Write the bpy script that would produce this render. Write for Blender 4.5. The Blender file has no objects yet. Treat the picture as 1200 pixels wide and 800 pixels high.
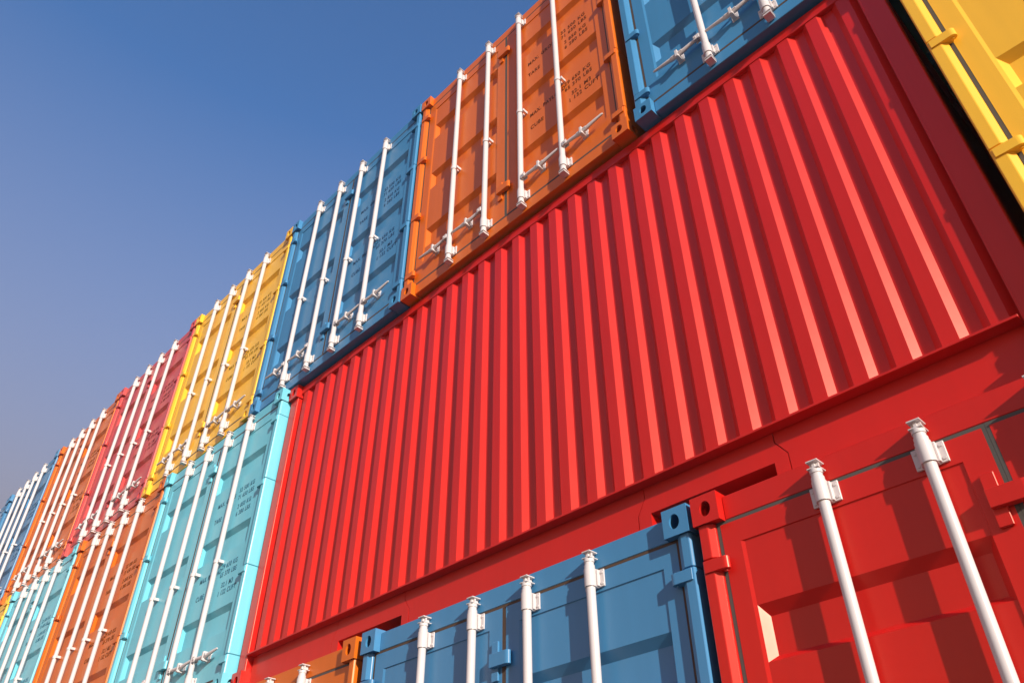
import bpy, bmesh, math, random
from mathutils import Vector, Matrix

random.seed(7)
scene = bpy.context.scene
COL = scene.collection
W, H, L = 2.438, 2.7574, 6.058        # container width, height, length
CW, CH, CD = 0.1355, 0.1335, 0.165    # corner casting
PLN = 0.046                           # door / header plane behind the casting face

# ------------------------------------------------------------------ materials
def nodes_of(name):
    m = bpy.data.materials.new(name); m.use_nodes = True
    nt = m.node_tree
    return m, nt, nt.nodes['Principled BSDF']

def paint(name, rgb, rough=0.365, spec=0.56, vary=0.06, coat=0.0):
    """Factory paint on steel: faint mottling of colour and gloss, a fine orange-peel bump."""
    m, nt, b = nodes_of(name)
    tc = nt.nodes.new('ShaderNodeTexCoord')
    n1 = nt.nodes.new('ShaderNodeTexNoise'); n1.inputs['Scale'].default_value = 1.7
    n1.inputs['Detail'].default_value = 6; n1.inputs['Roughness'].default_value = 0.6
    nt.links.new(tc.outputs['Object'], n1.inputs['Vector'])
    hsv = nt.nodes.new('ShaderNodeHueSaturation')
    hsv.inputs['Color'].default_value = (*rgb, 1)
    mr = nt.nodes.new('ShaderNodeMapRange')
    mr.inputs['From Min'].default_value = 0.3; mr.inputs['From Max'].default_value = 0.7
    mr.inputs['To Min'].default_value = 1 - vary; mr.inputs['To Max'].default_value = 1 + vary
    mp = nt.nodes.new('ShaderNodeMapping'); mp.inputs['Scale'].default_value = (9.0, 9.0, 0.35)
    nt.links.new(tc.outputs['Object'], mp.inputs['Vector'])
    ns = nt.nodes.new('ShaderNodeTexNoise'); ns.inputs['Scale'].default_value = 2.2; ns.inputs['Detail'].default_value = 4
    nt.links.new(mp.outputs['Vector'], ns.inputs['Vector'])
    av = nt.nodes.new('ShaderNodeMix'); av.inputs['Factor'].default_value = 0.45
    nt.links.new(n1.outputs['Fac'], av.inputs[2]); nt.links.new(ns.outputs['Fac'], av.inputs[3])
    nt.links.new(av.outputs[0], mr.inputs['Value'])
    nt.links.new(mr.outputs['Result'], hsv.inputs['Value'])
    nt.links.new(hsv.outputs['Color'], b.inputs['Base Color'])
    n2 = nt.nodes.new('ShaderNodeTexNoise'); n2.inputs['Scale'].default_value = 6
    n2.inputs['Detail'].default_value = 5
    nt.links.new(tc.outputs['Object'], n2.inputs['Vector'])
    m2 = nt.nodes.new('ShaderNodeMapRange')
    m2.inputs['To Min'].default_value = rough - 0.03; m2.inputs['To Max'].default_value = rough + 0.05
    nt.links.new(n2.outputs['Fac'], m2.inputs['Value'])
    nt.links.new(m2.outputs['Result'], b.inputs['Roughness'])
    b.inputs['Specular IOR Level'].default_value = spec
    b.inputs['Specular Tint'].default_value = (1.0, 0.80, 0.60, 1)
    if coat:
        b.inputs['Coat Weight'].default_value = coat; b.inputs['Coat Roughness'].default_value = 0.3
    n3 = nt.nodes.new('ShaderNodeTexNoise'); n3.inputs['Scale'].default_value = 9
    n3.inputs['Detail'].default_value = 3
    nt.links.new(tc.outputs['Object'], n3.inputs['Vector'])
    bp = nt.nodes.new('ShaderNodeBump'); bp.inputs['Strength'].default_value = 0.05
    bp.inputs['Distance'].default_value = 0.01
    nt.links.new(n3.outputs['Fac'], bp.inputs['Height'])
    nt.links.new(bp.outputs['Normal'], b.inputs['Normal'])
    return m

BASE = {
    'red':    (0.600, 0.011, 0.008),
    'hazed':   (0.640, 0.075, 0.075),  # the red with the paling of distant haze put into its base colour
    'orange': (0.700, 0.140, 0.006),
    'blue':   (0.056, 0.240, 0.455),
    'yellow': (0.960, 0.525, 0.034),
    'cyan':   (0.170, 0.600, 0.720),
    'green':  (0.080, 0.260, 0.130),
}
PAINT = {k: paint('%s_paint' % k, v) for k, v in BASE.items()}
INK = {k: paint('%s_stencil_ink' % k, tuple(c * f for c, f in zip(v, (0.20, 0.22, 0.30))), 0.6, 0.3)
       for k, v in BASE.items()}
WHITE = paint('galvanised_white_paint', (0.66, 0.605, 0.59), 0.36, 0.5, 0.03)
RUBBER = {
    'blue': paint('brown_rubber', (0.095, 0.060, 0.042), 0.7, 0.3),
    'other': paint('dark_rubber', (0.095, 0.088, 0.080), 0.7, 0.3),
    'cyan': paint('rusty_rubber', (0.11, 0.050, 0.035), 0.7, 0.3)}
BOLT = paint('bolt_steel', (0.55, 0.47, 0.42), 0.45, 0.5)

# ------------------------------------------------------------------ mesh helpers
class MB:
    def __init__(self): self.bm = bmesh.new()
    def box(self, x0, x1, y0, y1, z0, z1, bev=0.0):
        bm = self.bm
        vs = [bm.verts.new((x, y, z)) for x in (x0, x1) for y in (y0, y1) for z in (z0, z1)]
        f = [(0, 1, 3, 2), (4, 6, 7, 5), (0, 4, 5, 1), (2, 3, 7, 6), (0, 2, 6, 4), (1, 5, 7, 3)]
        fs = [bm.faces.new([vs[i] for i in q]) for q in f]
        bmesh.ops.recalc_face_normals(bm, faces=fs)
        if bev:
            es = list({e for q in fs for e in q.edges})
            bmesh.ops.bevel(bm, geom=es, offset=bev, segments=1, affect='EDGES', profile=0.5)
        return self
    def prism_z(self, pts, z0, z1, bev=0.0):
        """plan outline extruded upwards"""
        bm = self.bm
        a = [bm.verts.new((x, y, z0)) for x, y in pts]
        b = [bm.verts.new((x, y, z1)) for x, y in pts]
        n = len(pts); fs = []
        for i in range(n):
            j = (i + 1) % n
            fs.append(bm.faces.new((a[i], a[j], b[j], b[i])))
        fs.append(bm.faces.new(a[::-1])); fs.append(bm.faces.new(b))
        bmesh.ops.recalc_face_normals(bm, faces=fs)
        if bev:
            es = list({e for q in fs for e in q.edges})
            bmesh.ops.bevel(bm, geom=es, offset=bev, segments=1, affect='EDGES', profile=0.5)
        return self
    def prism_y(self, pts, y0, y1, bev=0.0):
        """outline in the facade plane (x, z) extruded in depth"""
        bm = self.bm
        a = [bm.verts.new((x, y0, z)) for x, z in pts]
        b = [bm.verts.new((x, y1, z)) for x, z in pts]
        n = len(pts); fs = []
        for i in range(n):
            j = (i + 1) % n
            fs.append(bm.faces.new((a[i], a[j], b[j], b[i])))
        fs.append(bm.faces.new(a[::-1])); fs.append(bm.faces.new(b))
        bmesh.ops.recalc_face_normals(bm, faces=fs)
        if bev:
            es = list({e for q in fs for e in q.edges})
            bmesh.ops.bevel(bm, geom=es, offset=bev, segments=1, affect='EDGES', profile=0.5)
        return self
    def cyl(self, p0, p1, r0, r1=None, seg=24, smooth=True):
        bm = self.bm
        r1 = r0 if r1 is None else r1
        p0, p1 = Vector(p0), Vector(p1); d = (p1 - p0).normalized()
        u = d.orthogonal().normalized(); v = d.cross(u)
        a, b = [], []
        for i in range(seg):
            t = 2 * math.pi * i / seg; o = u * math.cos(t) + v * math.sin(t)
            a.append(bm.verts.new(p0 + o * r0)); b.append(bm.verts.new(p1 + o * r1))
        fs = []
        for i in range(seg):
            j = (i + 1) % seg
            f = bm.faces.new((a[i], a[j], b[j], b[i])); f.smooth = smooth; fs.append(f)
        fs.append(bm.faces.new(a[::-1])); fs.append(bm.faces.new(b))
        bmesh.ops.recalc_face_normals(bm, faces=fs)
        return self
    def mesh(self, name):
        for e in self.bm.edges:
            if len(e.link_faces) == 2 and e.calc_face_angle(0) > 0.7: e.smooth = False
        me = bpy.data.meshes.new(name); self.bm.to_mesh(me); self.bm.free(); return me

def add(name, mesh, mat, parent=None, loc=(0, 0, 0)):
    o = bpy.data.objects.new(name, mesh); COL.objects.link(o)
    if not mesh.materials: mesh.materials.append(mat)
    o.material_slots[0].link = 'OBJECT'; o.material_slots[0].material = mat
    o.location = loc
    if parent is not None: o.parent = parent
    return o

def thing(name, label, cat, loc, group=None):
    o = bpy.data.objects.new(name, None); COL.objects.link(o)
    o.empty_display_size = 0.3
    o.location = loc; o['label'] = label; o['category'] = cat
    if group: o['group'] = group
    return o

def copy_tree(o, parent=None):
    c = o.copy(); COL.objects.link(c)
    if parent is not None: c.parent = parent
    for ch in list(o.children): copy_tree(ch, c)
    return c

# ------------------------------------------------------------------ corner casting
def casting_mesh(right, top):
    """hollow corner block: oval hole in the front face and in the outer side face; origin = lower left front"""
    bm = bmesh.new()
    def face_with_hole(o, u, v, n, du, dv, hu, hv, ru, rv, depth):
        # o corner, u/v axes, n outward normal; hole centre hu,hv (fractions)
        seg = 24
        P = lambda a, b, c=0.0: bm.verts.new(o + u * a + v * b + n * c)
        cx, cy = du * hu, dv * hv
        ring, sq = [], []
        for i in range(seg):
            t = 2 * math.pi * i / seg
            ct, st = math.cos(t), math.sin(t)
            ring.append((cx + ru * ct, cy + rv * st))
            # project direction onto the rectangle
            k = min((du - cx if ct > 0 else cx) / max(abs(ct), 1e-6), (dv - cy if st > 0 else cy) / max(abs(st), 1e-6))
            sq.append((cx + k * ct, cy + k * st))
        # force the corners
        for cxy in ((0, 0), (du, 0), (du, dv), (0, dv)):
            j = min(range(seg), key=lambda i: (sq[i][0] - cxy[0]) ** 2 + (sq[i][1] - cxy[1]) ** 2)
            sq[j] = cxy
        rv1 = [P(*p) for p in ring]; sv = [P(*p) for p in sq]
        big = [(cx + (px - cx) * 1.42, cy + (py - cy) * 1.42) for px, py in ring]
        rw = [P(*p, -0.013) for p in ring]; rx = [P(*p, -0.014) for p in big]; rv2 = [P(*p, -depth) for p in big]
        fs = []
        for i in range(seg):
            j = (i + 1) % seg
            fs.append(bm.faces.new((sv[i], sv[j], rv1[j], rv1[i])))
            fs.append(bm.faces.new((rv1[i], rv1[j], rw[j], rw[i])))       # thin lip
            fs.append(bm.faces.new((rw[i], rw[j], rx[j], rx[i])))         # opens into the hollow
            fs.append(bm.faces.new((rx[i], rx[j], rv2[j], rv2[i])))
        fs.append(bm.faces.new(rv2))
        if fs[0].normal.length == 0: bm.normal_update()
        for f in fs: f.normal_update()
        if fs[0].normal.dot(n) < 0:
            bmesh.ops.reverse_faces(bm, faces=fs)
    X, Y, Z = Vector((1, 0, 0)), Vector((0, 1, 0)), Vector((0, 0, 1))
    hz = 0.5
    face_with_hole(Vector((0, 0, 0)), X, Z, -Y, CW, CH, 0.53 if not right else 0.47, hz, 0.0275, 0.0355, 0.12)
    side_o = Vector((CW, 0, 0)) if right else Vector((0, 0, 0))
    sn = X if right else -X
    face_with_hole(side_o, Y, Z, sn, CD, CH, 0.5, hz, 0.030, 0.0345, 0.05)
    ix = 0.0 if right else CW
    def quad(a, b, c, d, n):
        f = bm.faces.new([bm.verts.new(p) for p in (a, b, c, d)]); f.normal_update()
        if f.normal.dot(n) < 0: bmesh.ops.reverse_faces(bm, faces=[f])
        return f
    quad((ix, 0, 0), (ix, CD, 0), (ix, CD, CH), (ix, 0, CH), -sn)
    quad((0, CD, 0), (CW, CD, 0), (CW, CD, CH), (0, CD, CH), Y)
    for z, n in ((0.001, -Z), (CH - 0.001, Z)):
        f = quad((0, 0, z), (CW, 0, z), (CW, CD, z), (0, CD, z), n)
        bmesh.ops.inset_region(bm, faces=[f], thickness=0.026, depth=0.0)
        bmesh.ops.inset_region(bm, faces=[f], thickness=0.004, depth=-0.004)
    bmesh.ops.remove_doubles(bm, verts=bm.verts, dist=0.0012)
    es = []
    for e in bm.edges:
        if len(e.link_faces) == 2 and e.calc_face_angle(0) > 1.3:
            a, b = e.verts
            on = lambda p: (min(abs(p.co.x), abs(p.co.x - CW)) < 1e-4) + (min(abs(p.co.y), abs(p.co.y - CD)) < 1e-4) + (min(abs(p.co.z), abs(p.co.z - CH)) < 2e-3)
            if on(a) >= 2 and on(b) >= 2 and e.calc_length() > 0.002: es.append(e)
    bmesh.ops.bevel(bm, geom=es, offset=0.0035, segments=2, affect='EDGES', profile=0.5)
    me = bpy.data.meshes.new('corner_casting'); bm.to_mesh(me); bm.free(); return me

CAST = {(r, t): casting_mesh(r, t) for r in (0, 1) for t in (0,)}
CAST[(0, 1)] = CAST[(0, 0)]; CAST[(1, 1)] = CAST[(1, 0)]

def castings(parent, mat, w, length):
    for t in (0, 1):
        z = 0.0 if t == 0 else H - CH
        add('corner_casting', CAST[(0, t)], mat, parent, (0, 0, z))
        add('corner_casting', CAST[(1, t)], mat, parent, (w - CW, 0, z))
        for r in (0, 1):      # rear ones face backwards: half a turn
            o = add('corner_casting', CAST[(1 - r, t)], mat, parent, (CW if r == 0 else w, length, z))
            o.rotation_euler = (0, 0, math.pi)

def corrugation(x0, x1, y, depth, pitch=0.28, sign=1):
    pts = [(x0, y)]; x = x0 + 0.06
    while x + pitch < x1:
        pts += [(x, y), (x + 0.04, y + sign * depth), (x + 0.04 + 0.09, y + sign * depth), (x + 0.04 + 0.13, y)]
        x += pitch
    pts.append((x1, y)); return pts

# ------------------------------------------------------------------ the door-end container
def door_leaf_mesh(x0, x1, px0, px1, z0, z1):
    """one leaf: a shallow recessed panel with three pressed-in bands (x0..x1 leaf, px0..px1 panel)"""
    bm = bmesh.new()
    y0, yp, yd, yb = PLN, PLN + 0.006, PLN + 0.040, PLN + 0.058
    zp0, zp1 = 0.352, 2.516
    bands = [(0.518, 0.745), (1.275, 1.498), (2.020, 2.240)]
    def q(pts):
        return bm.faces.new([bm.verts.new(p) for p in pts])
    # outer frame face
    O = [(x0, z0), (x1, z0), (x1, z1), (x0, z1)]; I = [(px0, zp0), (px1, zp0), (px1, zp1), (px0, zp1)]
    for i in range(4):
        j = (i + 1) % 4
        q([(O[i][0], y0, O[i][1]), (O[j][0], y0, O[j][1]), (I[j][0], y0, I[j][1]), (I[i][0], y0, I[i][1])])
        g, gl = 0.003, 0.016
        Ig = [(px0 + gl, zp0 + g), (px1 - g, zp0 + g), (px1 - g, zp1 - g), (px0 + gl, zp1 - g)]
        q([(I[i][0], y0, I[i][1]), (I[j][0], y0, I[j][1]), (Ig[j][0], yp, Ig[j][1]), (Ig[i][0], yp, Ig[i][1])])
        q([(O[j][0], y0, O[j][1]), (O[i][0], y0, O[i][1]), (O[i][0], yb, O[i][1]), (O[j][0], yb, O[j][1])])
    q([(x0, yb, z0), (x0, yb, z1), (x1, yb, z1), (x1, yb, z0)])
    # panel strips between bands
    a, b = px0 + 0.016, px1 - 0.003
    zs = zp0 + 0.003
    for (b0, b1) in bands:
        q([(a, yp, zs), (b, yp, zs), (b, yp, b0), (a, yp, b0)])
        ia, ib, i0, i1 = a + 0.030, b - 0.026, b0 + 0.026, b1 - 0.044
        q([(a, yp, b0), (b, yp, b0), (ib, yd, i0), (ia, yd, i0)])       # lower slope
        q([(a, yp, b1), (ia, yd, i1), (ib, yd, i1), (b, yp, b1)])       # upper slope
        q([(a, yp, b0), (ia, yd, i0), (ia, yd, i1), (a, yp, b1)])       # left slope
        q([(b, yp, b0), (b, yp, b1), (ib, yd, i1), (ib, yd, i0)])       # right slope
        q([(ia, yd, i0), (ib, yd, i0), (ib, yd, i1), (ia, yd, i1)])     # bottom of the band
        zs = b1
    q([(a, yp, zs), (b, yp, zs), (b, yp, zp1 - 0.003), (a, yp, zp1 - 0.003)])
    bmesh.ops.remove_doubles(bm, verts=bm.verts, dist=1e-5)
    bmesh.ops.recalc_face_normals(bm, faces=bm.faces)
    me = bpy.data.meshes.new('door'); bm.to_mesh(me); bm.free(); return me

DZ0, DZ1 = 0.138, 2.612
HINGES = (2.435, 1.765, 0.965, 0.245)

def mirror(pts): return [(W - x, y) for x, y in pts][::-1]

def post_mesh(right):
    m = MB()
    out = [(0.017, 0.014), (0.060, 0.014), (0.087, 0.034), (0.087, 0.162), (0.010, 0.162), (0.010, 0.026)]
    low = [(0.013, 0.011), (0.060, 0.011), (0.087, 0.032), (0.087, 0.162), (0.008, 0.162), (0.008, 0.022)]
    cuts = [CH - 0.002] + [h + 0.031 for h in HINGES[::-1]] + [H - CH + 0.002]
    for i in range(len(cuts) - 1):
        p = out if i == len(cuts) - 2 else low
        m.prism_z(mirror(p) if right else p, cuts[i] + (0.006 if i else 0), cuts[i + 1], 0.0025)
    core = [(0.022, 0.022), (0.058, 0.022), (0.080, 0.046), (0.080, 0.155), (0.018, 0.155), (0.018, 0.035)]
    m.prism_z(mirror(core) if right else core, CH - 0.001, H - CH + 0.001)
    return m.mesh('corner_post')

def hinge_mesh(right):
    """blade welded to the post with a round knuckle standing over the gasket; origin at hinge height"""
    m = MB(); pts = [(0.020, 0.004), (0.112, 0.004)]
    for i in range(1, 9):
        t = -math.pi / 2 + math.pi * i / 8
        pts.append((0.112 + 0.024 * math.cos(t), 0.022 + 0.018 * math.sin(t)))
    pts += [(0.112, 0.050), (0.020, 0.050)]
    if right: pts = [(W - x, y) for x, y in pts][::-1]
    m.prism_z(pts, -0.026, 0.026, 0.0015)
    c = 0.113 if not right else W - 0.113
    m.cyl((c, 0.026, -0.033), (c, 0.026, 0.033), 0.007, seg=12)
    return m.mesh('hinge')

RODS = (0.597, 1.013, 1.425, 1.852)
RODY = 0.006

def lock_rod_mesh():
    """bar with the locking cams at its two ends; origin on the bar's axis at floor level of the container"""
    m = MB(); y = RODY; r = 0.0225
    m.cyl((0, y, 0.075), (0, y, 2.668), r)
    for s, zc in ((1, 2.668), (-1, 0.075)):
        m.cyl((0, y, zc - s * 0.014), (0, y, zc + s * 0.004), 0.0255, seg=24)
        m.box(-0.0265, 0.0265, y - 0.025, y + 0.036, *sorted((zc + s * 0.003, zc + s * 0.008)), bev=0.001)
        g = 0.034 if s > 0 else 0.020
        m.box(-0.006, 0.006, y - 0.014, y + 0.034, *sorted((zc + s * 0.007, zc + s * g)))
        m.box(-0.019, 0.019, y - 0.004, y + 0.006, *sorted((zc + s * 0.007, zc + s * g)))
        m.box(-0.025, 0.025, y - 0.024, y + 0.036, *sorted((zc + s * g, zc + s * (g + 0.006 if s > 0 else g + 0.012))), bev=0.001)
    return m.mesh('lock_rod')

def bracket_mesh():
    """clamp sleeve round the bar on a bolted plate; origin at the sleeve's middle"""
    m = MB(); y = RODY
    m.cyl((0, y, -0.043), (0, y, 0.043), 0.0290)
    m.cyl((0, y, 0.043), (0, y, 0.062), 0.0262, 0.0262)
    m.box(-0.026, 0.026, y, PLN - 0.004, -0.044, 0.044)
    m.box(-0.060, 0.060, PLN - 0.010, PLN - 0.001, -0.042, 0.042, bev=0.0015)
    for sx in (-1, 1):
        m.box(*sorted((sx * 0.027, sx * 0.036)), y + 0.012, PLN - 0.008, -0.040, 0.040, bev=0.0015)
    for sx in (-1, 1):
        for sz in (-1, 1):
            m.cyl((sx * 0.048, PLN - 0.014, sz * 0.026), (sx * 0.048, PLN - 0.009, sz * 0.026), 0.0065, 0.0072, seg=10)
    return m.mesh('rod_bracket')

def guide_mesh():
    m = MB(); y = RODY
    m.cyl((0, y, -0.015), (0, y, 0.015), 0.0280)
    m.box(-0.010, 0.010, y + 0.015, PLN + 0.007, -0.015, 0.015)
    m.box(0.020, 0.048, y - 0.004, y + 0.008, -0.014, 0.014, bev=0.0015)
    m.box(0.038, 0.046, y + 0.006, PLN + 0.006, -0.013, 0.013, bev=0.001)
    return m.mesh('rod_guide')

def handle_mesh(s):
    """lever hinged to its bar, lying in a catch on the door; s = +1 points right, -1 left; origin on the bar"""
    m = MB(); y = RODY - 0.004
    def X(a, b): return sorted((s * a, s * b))
    m.box(*X(0.020, 0.062), y - 0.020, y - 0.013, -0.022, 0.022, bev=0.0015)      # clevis cheeks
    m.box(*X(0.020, 0.062), y + 0.013, y + 0.020, -0.022, 0.022, bev=0.0015)
    m.box(*X(0.018, 0.030), y - 0.018, y + 0.018, -0.021, 0.021)
    m.cyl((s * 0.048, y - 0.025, 0), (s * 0.048, y + 0.025, 0), 0.008, seg=12)
    prof = [(0.036, 0.015, 0.002), (0.120, 0.0155, -0.003), (0.165, 0.019, -0.010), (0.235, 0.019, -0.010),
            (0.275, 0.016, -0.002), (0.385, 0.011, 0.010), (0.397, 0.006, 0.011)]
    bm = m.bm; rings = []
    for x, r, dz in prof:
        rings.append([bm.verts.new((s * x, y + r * 0.8 * cy, dz + r * cz)) for cy, cz in
                      [(math.cos(t * math.pi / 5), math.sin(t * math.pi / 5)) for t in range(10)]])
    fs = []
    for a, b in zip(rings, rings[1:]):
        for i in range(10):
            j = (i + 1) % 10
            f = bm.faces.new((a[i], a[j], b[j], b[i])); f.smooth = True; fs.append(f)
    fs.append(bm.faces.new(rings[0])); fs.append(bm.faces.new(rings[-1]))
    bmesh.ops.recalc_face_normals(bm, faces=fs)
    # catch and retainer on the door
    m.box(*X(0.176, 0.224), PLN - 0.003, PLN + 0.0065, -0.050, 0.040, bev=0.001)
    m.box(*X(0.186, 0.214), y + 0.010, PLN, -0.046, -0.026, bev=0.001)
    m.box(*X(0.186, 0.214), y - 0.016, y + 0.014, -0.044, -0.025, bev=0.0015)
    m.box(*X(0.190, 0.210), y - 0.022, y - 0.015, -0.040, 0.026, bev=0.0015)
    m.box(*X(0.192, 0.208), y - 0.016, PLN, 0.012, 0.030, bev=0.0015)
    m.box(*X(0.160, 0.246), y - 0.017, y - 0.011, -0.012, 0.000, bev=0.001)
    return m.mesh('door_handle')

def latch_mesh():
    """overlap catch at the meeting edge of the left leaf; origin at its middle height"""
    m = MB()
    m.box(1.140, 1.188, PLN - 0.014, PLN - 0.001, -0.098, 0.098, bev=0.002)
    pts = [(1.143, PLN - 0.036), (1.262, PLN - 0.036)]
    for i in range(1, 7):
        t = -math.pi / 2 + math.pi * i / 6
        pts.append((1.262 + 0.022 * math.cos(t), PLN - 0.020 + 0.016 * math.sin(t)))
    pts += [(1.262, PLN - 0.002), (1.143, PLN - 0.002)]
    m.prism_z(pts, -0.034, 0.034, 0.0018)
    return m.mesh('latch_plate')

def gasket_mesh(x0, x1, lx0, lx1):
    """rubber seal frame round one leaf: x0..x1 opening, lx0..lx1 leaf"""
    m = MB(); ya, yb = PLN + 0.0008, PLN + 0.030
    z0, z1 = 0.123, 2.627
    m.box(x0, lx0, ya, yb, z0, z1); m.box(lx1, x1, ya, yb, z0, z1)
    m.box(lx0, lx1, ya, yb, z0, DZ0); m.box(lx0, lx1, ya, yb, DZ1, z1)
    return m.mesh('door_gasket')

def lettering_mesh():
    dg = bpy.context.evaluated_depsgraph_get()
    bm = bmesh.new()
    cap = 0.0435
    def put(txt, x, z, align='LEFT', sx=0.85):
        cu = bpy.data.curves.new('t', 'FONT'); cu.body = txt; cu.size = cap / 0.69; cu.align_x = align
        cu.space_character = 1.14; cu.offset = 0.0013; cu.resolution_u = 3
        ob = bpy.data.objects.new('t', cu); COL.objects.link(ob)
        bpy.context.view_layer.update()
        me = bpy.data.meshes.new_from_object(ob.evaluated_get(bpy.context.evaluated_depsgraph_get()))
        me.transform(Matrix(((sx, 0, 0, x), (0, 0, -1, PLN + 0.0052), (0, 1, 0, z), (0, 0, 0, 1))))
        bm.from_mesh(me)
        bpy.data.objects.remove(ob); bpy.data.curves.remove(cu); bpy.data.meshes.remove(me)
    put('MAX. GROSS', 1.490, 1.832, sx=0.84); put('TARE', 1.492, 1.668)
    put('MAX. PAYLOAD', 1.500, 1.088, sx=0.78); put('CUBE', 1.502, 0.925)
    rows = [('32 500', 'KG', 1.862), ('71 650', 'LBS', 1.788), ('2 850', 'KG', 1.688), ('6 280', 'LBS', 1.612),
            ('29 650', 'KG', 1.113), ('65 370', 'LBS', 1.040), ('32.1', 'M3', 0.935), ('1 132', 'CUFT', 0.866)]
    for a, b, z in rows:
        put(a, 2.052, z, 'RIGHT'); put(b, 2.078, z)
    # give the paint film a hair of thickness
    r = bmesh.ops.extrude_face_region(bm, geom=bm.faces[:])
    vs = [g for g in r['geom'] if isinstance(g, bmesh.types.BMVert)]
    bmesh.ops.translate(bm, verts=vs, vec=(0, -0.0006, 0))
    me = bpy.data.meshes.new('lettering'); bm.to_mesh(me); bm.free(); return me

def shell_mesh():
    m = MB()
    # corrugated side walls + back, one closed outline
    left = [(y, x) for x, y in corrugation(0.165, L - 0.165, 0.012, 0.034)]         # (x, y) along the left wall
    left = [(x, y) for x, y in left]
    right = [(W - x, y) for x, y in left]
    outline = [(0.030, 0.165)] + left + [(0.030, L - 0.165), (0.030, L - 0.05), (W - 0.030, L - 0.05), (W - 0.030, L - 0.165)] \
        + right[::-1] + [(W - 0.030, 0.165), (W - 0.030, 0.163), (0.030, 0.163)]
    m.prism_z(outline, 0.15, H - 0.055)
    m.box(0.14, W - 0.14, 0.112, 0.17, 0.10, H - 0.10)                                # doorway lining behind the leaves
    for x0, x1 in ((0.012, 0.090), (W - 0.090, W - 0.012)):                           # side rails
        m.box(x0, x1, CD, L - CD, 0.016, 0.160); m.box(x0, x1, CD, L - CD, H - 0.075, H - 0.016)
        m.box(x0, x1, L - CD, L - 0.012, CH, H - CH)                                  # rear posts
    m.box(0.13, W - 0.13, L - 0.14, L - 0.02, 0.016, 0.14); m.box(0.13, W - 0.13, L - 0.14, L - 0.02, H - 0.12, H - 0.016)
    for i in range(9):                                                                # floor bearers
        y = 0.35 + i * 0.66
        m.box(0.090, W - 0.090, y, y + 0.05, 0.03, 0.149)
    return m.mesh('shell')

ME = dict(shell=shell_mesh(), rod=lock_rod_mesh(), bracket=bracket_mesh(), guide=guide_mesh(), latch=latch_mesh(),
          text=lettering_mesh(), hl=handle_mesh(-1), hr=handle_mesh(1))
POST = [post_mesh(0), post_mesh(1)]; HINGE = [hinge_mesh(0), hinge_mesh(1)]
LEAF = [door_leaf_mesh(0.106, 1.2050, 0.190, 1.108, DZ0, DZ1),
        door_leaf_mesh(W - 1.2050, W - 0.106, W - 1.108, W - 0.190, DZ0, DZ1)]
GASK = [gasket_mesh(0.0885, 1.2185, 0.106, 1.2050), gasket_mesh(1.2195, W - 0.0885, W - 1.2050, W - 0.106)]
hm = MB(); hm.box(0.137, W - 0.137, PLN, 0.16, 2.6285, 2.738, 0.003)
hm.box(0.0885, W - 0.0885, PLN + 0.036, 0.155, 2.60, 2.632); ME['header'] = hm.mesh('door_header')
sm = MB(); sm.box(0.137, W - 0.137, PLN, 0.16, 0.016, 0.1215, 0.003); ME['sill'] = sm.mesh('door_sill')

GROUP = 'shipping containers stacked in the three-row wall'
def make_door_container():
    t = thing('shipping_container', '-', 'container', (0, 0, 0), GROUP)
    p = PAINT['blue']
    add('shell', ME['shell'], p, t)
    castings(t, p, W, L)
    add('door_header', ME['header'], p, t); add('door_sill', ME['sill'], p, t)
    for r in (0, 1): add('corner_post', POST[r], p, t)
    for r in (0, 1):
        d = add('door', LEAF[r], p, t)
        add('door_gasket', GASK[r], RUBBER['other'], d)
        for h in HINGES: add('hinge', HINGE[r], p, d, (0, 0, h))
        for x in RODS[2 * r:2 * r + 2]:
            add('lock_rod', ME['rod'], WHITE, d, (x, 0, 0))
            add('rod_bracket', ME['bracket'], WHITE, d, (x, 0, 2.575))
            b = add('rod_bracket', ME['bracket'], WHITE, d, (x, 0, 0.165))
            b.rotation_euler = (0, 0, 0)
            add('rod_guide', ME['guide'], WHITE, d, (x, 0, 1.185))
            add('door_handle', ME['hr' if r else 'hl'], WHITE, d, (x, 0, 0.343))
        if r == 0:
            for z in (2.344, 0.440): add('latch_plate', ME['latch'], p, d, (0, 0, z))
        else:
            add('lettering', ME['text'], INK['blue'], d)
    return t

PAINTED = ('shell', 'corner_casting', 'corner_post', 'door_header', 'door_sill', 'door', 'hinge', 'latch_plate')
def recolour(o, c):
    for ch in o.children:
        k = ch.name.split('.')[0]
        if k in PAINTED: ch.material_slots[0].material = PAINT[c]
        elif k == 'lettering': ch.material_slots[0].material = INK[c]
        elif k == 'door_gasket': ch.material_slots[0].material = RUBBER.get(c, RUBBER['other'])
        recolour(ch, c)

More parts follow.
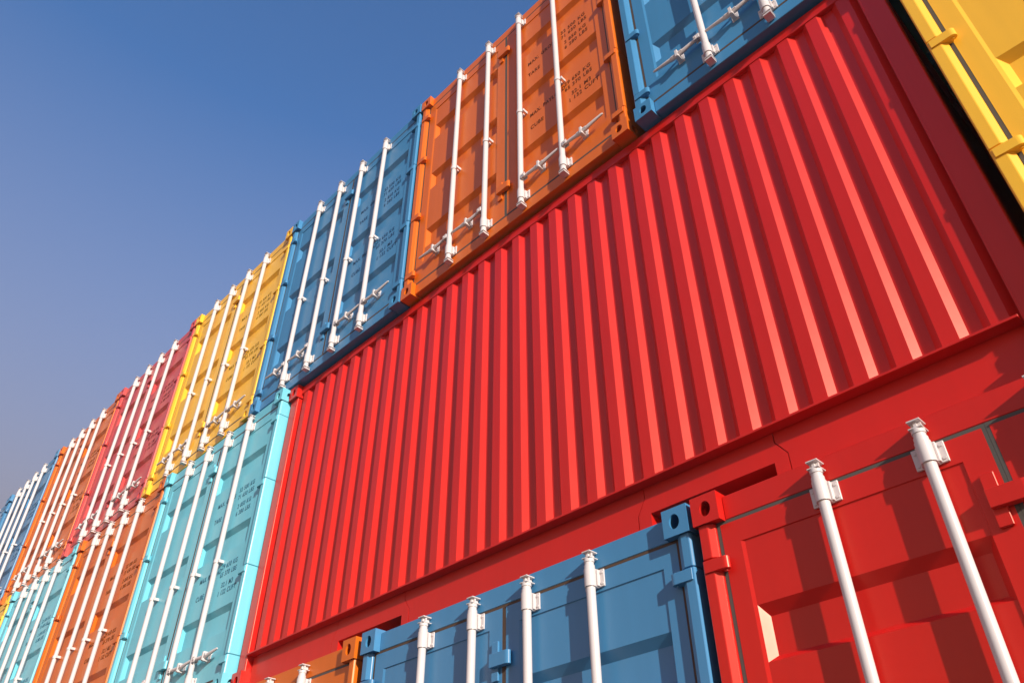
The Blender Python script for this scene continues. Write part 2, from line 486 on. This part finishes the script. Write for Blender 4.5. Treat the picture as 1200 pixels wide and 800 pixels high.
# x of the left side, y of the casting face, row (0 bottom, 1 middle, 2 top), colour, label
TOP = 'top row'
DOORS = [
    (4.262, -0.043, 2, 'blue', 'blue container cut by the top photo edge, above the red ribbed wall'),
    (1.758, -0.038, 2, 'orange', 'bright orange container with white door rods, above the middle of the red ribbed wall'),
    (-0.692, -0.050, 2, 'blue', 'blue container in the top row between the big orange one and the yellow one'),
    (-3.143, -0.048, 2, 'yellow', 'yellow container in the top row, between a blue one and a rose red one'),
    (-5.600, -0.051, 2, 'hazed', 'rose red container in the top row, between the yellow and far orange ones'),
    (-8.066, -0.049, 2, 'orange', 'far orange container of the top row, between the rose red and far blue ones'),
    (-10.520, -0.066, 2, 'blue', 'far blue container of the top row, directly left of the far orange one'),
    (-12.975, -0.060, 2, 'blue', 'blue container just showing at the left photo edge, farthest of the top row'),
    (-2.446, -0.062, 1, 'cyan', 'large light cyan container in the middle row, directly left of the red ribbed wall'),
    (-4.912, -0.059, 1, 'orange', 'orange container in the middle row between two cyan ones, below the rose red one'),
    (-7.362, -0.072, 1, 'cyan', 'far smaller looking cyan container in the middle row, left of an orange one'),
    (-9.880, -0.075, 1, 'yellow', 'sliver of a yellow container at the left photo edge beside a far cyan one'),
    (5.876, -0.037, 1, 'yellow', 'close yellow container in the upper right corner, right of the red ribbed wall'),
    (4.239, -0.061, 0, 'red', 'close red container with white door rods in the lower right corner of the photo'),
    (1.774, -0.054, 0, 'blue', 'blue container in the bottom row, between the close red one and an orange one'),
    (-0.730, -0.054, 0, 'orange', 'orange container in the bottom row at the bottom edge, left of the blue one'),
    # these carry the stack where the photo's lower edge hides it
    (6.705, -0.052, 0, 'blue', 'blue container at ground level under the close yellow one'),
    (-3.195, -0.058, 0, 'yellow', 'yellow container at ground level under the large cyan one'),
    (-5.655, -0.050, 0, 'hazed', 'rose red container at ground level under the middle row orange one'),
    (-8.115, -0.056, 0, 'blue', 'blue container at ground level under the far cyan one'),
    (-10.575, -0.060, 0, 'orange', 'orange container at ground level under the middle row yellow one'),
    (-12.345, -0.066, 1, 'hazed', 'rose red container in the middle row left of the yellow one, farthest of its row'),
    (-13.040, -0.060, 0, 'cyan', 'cyan container at ground level at the far left end of the stack'),
]
proto = make_door_container()
for i, (x, y, r, c, lab) in enumerate(DOORS):
    o = proto if i == 0 else copy_tree(proto)
    o.location = (x, y, r * H); o['label'] = lab
    recolour(o, c)

# ------------------------------------------------------------------ the red container standing side on
RL = 5.834
def red_container():
    p = PAINT['red']
    t = thing('shipping_container', 'red container turned side on, showing its long corrugated ribbed wall in the middle row', 'container', (0, 0.014, H), GROUP)
    castings(t, p, RL, W)
    # corrugated front wall
    e0, pitch, flat, sl, dep = 0.181, 0.187, 0.068, 0.032, 0.0285
    y0 = 0.055; pts = [(0.085, y0 + dep)]
    for k in range(30):
        x = e0 + k * pitch
        pts += [(x - sl, y0 + dep), (x, y0), (x + flat, y0), (x + flat + sl, y0 + dep)]
    pts += [(RL - 0.085, y0 + dep), (RL - 0.085, 0.12), (0.085, 0.12)]
    m = MB(); m.prism_z(pts, 0.257, 2.70)
    add('corrugated_wall', m.mesh('corrugated_wall'), p, t)
    # posts
    for right in (0, 1):
        q = [(0.008, 0.036), (0.012, 0.028), (0.118, 0.028), (0.123, 0.034), (0.123, 0.162), (0.008, 0.162)]
        if right: q = [(RL - x, y) for x, y in q][::-1]
        m = MB(); m.prism_z(q, CH - 0.001, H - CH + 0.001, 0.002)
        add('corner_post', m.mesh('corner_post'), p, t)
    # top rail
    m = MB(); m.box(CW + 0.001, RL - CW - 0.001, 0.050, 0.12, 2.664, 2.745, 0.003)
    add('top_rail', m.mesh('top_rail'), p, t)
    # bottom rail with two fork pockets
    PK = [(1.280, 1.964), (3.921, 4.605)]
    yb = 0.080; m = MB()
    ends = [CW + 0.001] + [v for a, b in PK for v in (('L', a), ('R', b))] + [RL - CW - 0.001]
    def edge(k, g):        # outline of a pocket plate's side, g = clearance
        side, x = k
        return ([(x - 0.076 - g, 0.016), (x - 0.076 - g, 0.108), (x - 0.026 - g, 0.190), (x - 0.026 - g, 0.2455)] if side == 'L' else
                [(x + 0.068 + g, 0.016), (x + 0.068 + g, 0.125), (x + 0.018 + g, 0.195), (x + 0.018 + g, 0.2455)])
    for i in (0, 2, 4):
        lft = [(ends[0], 0.016), (ends[0], 0.2455)] if i == 0 else edge(ends[i], 0.005)
        rgt = [(ends[5], 0.016), (ends[5], 0.2455)] if i == 4 else edge(ends[i + 1], 0.005)
        m.prism_y(lft + rgt[::-1], yb, 0.149)
    add('bottom_rail', m.mesh('bottom_rail'), p, t)
    m = MB(); m.box(CW - 0.004, RL - CW + 0.004, 0.014, 0.115, 0.246, 0.2585, 0.0015)
    add('rail_ledge', m.mesh('rail_ledge'), p, t)
    for a, b in PK:
        m = MB(); y1 = yb - 0.001
        # plate round the mouth of the pocket: flared lower half
        m.prism_y([(a - 0.026, 0.2455), (a - 0.026, 0.190), (a - 0.076, 0.108), (a - 0.076, 0.016), (a, 0.016), (a, 0.101), (b, 0.101), (b, 0.016),
                   (b + 0.068, 0.016), (b + 0.068, 0.125), (b + 0.018, 0.195), (b + 0.018, 0.2455)], y1, 0.148)
        # the tube leading in
        m.box(a, b, 0.145, W - 0.2, 0.102, 0.113); m.box(a - 0.008, a, 0.145, W - 0.2, 0.016, 0.113); m.box(b, b + 0.008, 0.145, W - 0.2, 0.016, 0.113)
        add('fork_pocket', m.mesh('fork_pocket'), p, t)
    # everything behind: roof, floor, ends and the rear wall
    m = MB()
    rear = [(x, W - y) for x, y in corrugation(0.085, RL - 0.085, 0.055, 0.03)]
    m.prism_z([(0.040, 0.165)] + [(0.040, W - 0.165)] + rear + [(RL - 0.040, W - 0.165), (RL - 0.040, 0.165), (RL - 0.2, 0.121), (0.2, 0.121)], 0.20, H - 0.050)
    m.box(CW, RL - CW, 0.1505, 0.16, 0.12, 0.1995); m.box(CW, RL - CW, W - 0.14, W - 0.03, 0.016, 0.1995); m.box(CW, RL - CW, W - 0.14, W - 0.03, H - 0.12, H - 0.012)
    for x0, x1 in ((0.012, 0.12), (RL - 0.12, RL - 0.012)):
        m.box(x0, x1, CD, W - CD, 0.016, 0.16); m.box(x0, x1, CD, W - CD, H - 0.12, H - 0.012)
        m.box(x0, x1, W - CD, W - 0.012, CH, H - CH)
    for i in range(10):
        x = 0.30 + i * 0.555
        if any(a - 0.1 < x < b + 0.1 for a, b in PK): continue
        m.box(x, x + 0.05, 0.151, W - 0.15, 0.03, 0.199)
    add('shell', m.mesh('shell'), p, t)
    return t
red_container()

# ------------------------------------------------------------------ ground
def ground():
    m, nt, b = nodes_of('asphalt')
    tc = nt.nodes.new('ShaderNodeTexCoord')
    n = nt.nodes.new('ShaderNodeTexNoise'); n.inputs['Scale'].default_value = 0.6; n.inputs['Detail'].default_value = 8
    n.inputs['Roughness'].default_value = 0.7
    nt.links.new(tc.outputs['Object'], n.inputs['Vector'])
    cr = nt.nodes.new('ShaderNodeValToRGB')
    cr.color_ramp.elements[0].position = 0.3; cr.color_ramp.elements[0].color = (0.075, 0.072, 0.067, 1)
    cr.color_ramp.elements[1].position = 0.75; cr.color_ramp.elements[1].color = (0.135, 0.130, 0.122, 1)
    nt.links.new(n.outputs['Fac'], cr.inputs['Fac']); nt.links.new(cr.outputs['Color'], b.inputs['Base Color'])
    b.inputs['Roughness'].default_value = 0.85
    v = nt.nodes.new('ShaderNodeTexVoronoi'); v.inputs['Scale'].default_value = 120
    nt.links.new(tc.outputs['Object'], v.inputs['Vector'])
    bp = nt.nodes.new('ShaderNodeBump'); bp.inputs['Strength'].default_value = 0.3; bp.inputs['Distance'].default_value = 0.004
    nt.links.new(v.outputs['Distance'], bp.inputs['Height']); nt.links.new(bp.outputs['Normal'], b.inputs['Normal'])
    bm = bmesh.new(); s = 3000
    bm.faces.new([bm.verts.new(p) for p in ((-s, -s, 0), (s, -s, 0), (s, s, 0), (-s, s, 0))])
    me = bpy.data.meshes.new('ground'); bm.to_mesh(me); bm.free()
    o = add('ground', me, m); o['kind'] = 'structure'
ground()

# ------------------------------------------------------------------ evening haze
def haze():
    m = bpy.data.materials.new('haze_air'); m.use_nodes = True; nt = m.node_tree
    out = nt.nodes['Material Output']; nt.nodes.remove(nt.nodes['Principled BSDF'])
    v = nt.nodes.new('ShaderNodeVolumePrincipled')
    v.inputs['Color'].default_value = (0.93, 0.95, 1.0, 1); v.inputs['Density'].default_value = 0.0012
    nt.links.new(v.outputs['Volume'], out.inputs['Volume'])
    mb = MB(); mb.box(-3010, 3010, -3010, 3010, -1.0, 3 * H + 0.25)
    o = add('haze', mb.mesh('haze'), m); o['kind'] = 'stuff'
haze()

# ------------------------------------------------------------------ light
SUN = Vector((2.72, -1.0, 1.02)).normalized()
elev = math.asin(SUN.z)
sl = bpy.data.lights.new('sun', 'SUN'); sl.energy = 3.3; sl.angle = math.radians(0.5); sl.color = (1.0, 0.93, 0.83)
so = bpy.data.objects.new('sun', sl); COL.objects.link(so)
so.rotation_euler = SUN.to_track_quat('Z', 'Y').to_euler(); so.location = (20, -10, 15)

w = bpy.data.worlds.new('World'); scene.world = w; w.use_nodes = True
nt = w.node_tree; bg = nt.nodes['Background']
sky = nt.nodes.new('ShaderNodeTexSky'); sky.sky_type = 'NISHITA'; sky.sun_disc = False
sky.sun_elevation = elev
sky.sun_rotation = math.atan2(SUN.x, SUN.y)
sky.altitude = 0; sky.air_density = 1.0; sky.dust_density = 0.3; sky.ozone_density = 6.5
# a pale lilac haze band that the clear blue sinks into towards the horizon
tc = nt.nodes.new('ShaderNodeTexCoord'); sep = nt.nodes.new('ShaderNodeSeparateXYZ')
nt.links.new(tc.outputs['Generated'], sep.inputs['Vector'])
mr = nt.nodes.new('ShaderNodeMapRange'); mr.inputs['From Min'].default_value = 0.785; mr.inputs['From Max'].default_value = 0.38
mr.inputs['To Min'].default_value = 0.0; mr.inputs['To Max'].default_value = 0.95
nt.links.new(sep.outputs['Z'], mr.inputs['Value'])
mx = nt.nodes.new('ShaderNodeMix'); mx.data_type = 'RGBA'
nt.links.new(mr.outputs['Result'], mx.inputs['Factor']); nt.links.new(sky.outputs['Color'], mx.inputs[6])
mx.inputs[7].default_value = (1.37, 1.30, 1.56, 1)
# low over the horizon the evening air is warm and bright
m2 = nt.nodes.new('ShaderNodeMapRange'); m2.inputs['From Min'].default_value = 0.37; m2.inputs['From Max'].default_value = 0.05
nt.links.new(sep.outputs['Z'], m2.inputs['Value'])
mx2 = nt.nodes.new('ShaderNodeMix'); mx2.data_type = 'RGBA'
nt.links.new(m2.outputs['Result'], mx2.inputs['Factor']); nt.links.new(mx.outputs[2], mx2.inputs[6])
mx2.inputs[7].default_value = (5.3, 2.9, 1.55, 1)
nt.links.new(mx2.outputs[2], bg.inputs['Color']); bg.inputs['Strength'].default_value = 0.14

# ------------------------------------------------------------------ camera
R = Matrix(((0.70072091, 0.4446615, 0.5579125), (0.71343098, -0.43395277, -0.55018291), (-0.00253748, 0.78355673, -0.62131507)))
cam = bpy.data.cameras.new('camera'); cam.sensor_fit = 'HORIZONTAL'; cam.sensor_width = 36
cam.lens = 36 * 937.63 / 1200; cam.clip_start = 0.05; cam.clip_end = 10000
co = bpy.data.objects.new('camera', cam); COL.objects.link(co)
mw = R.to_4x4(); mw.translation = (6.00147, -2.91054, H - 1.67136); co.matrix_world = mw
scene.camera = co

vs = scene.view_settings
scene.display_settings.display_device = 'sRGB'
vs.view_transform = 'Standard'; vs.look = 'None'; vs.gamma = 1; vs.exposure = 0.74; vs.use_curve_mapping = False
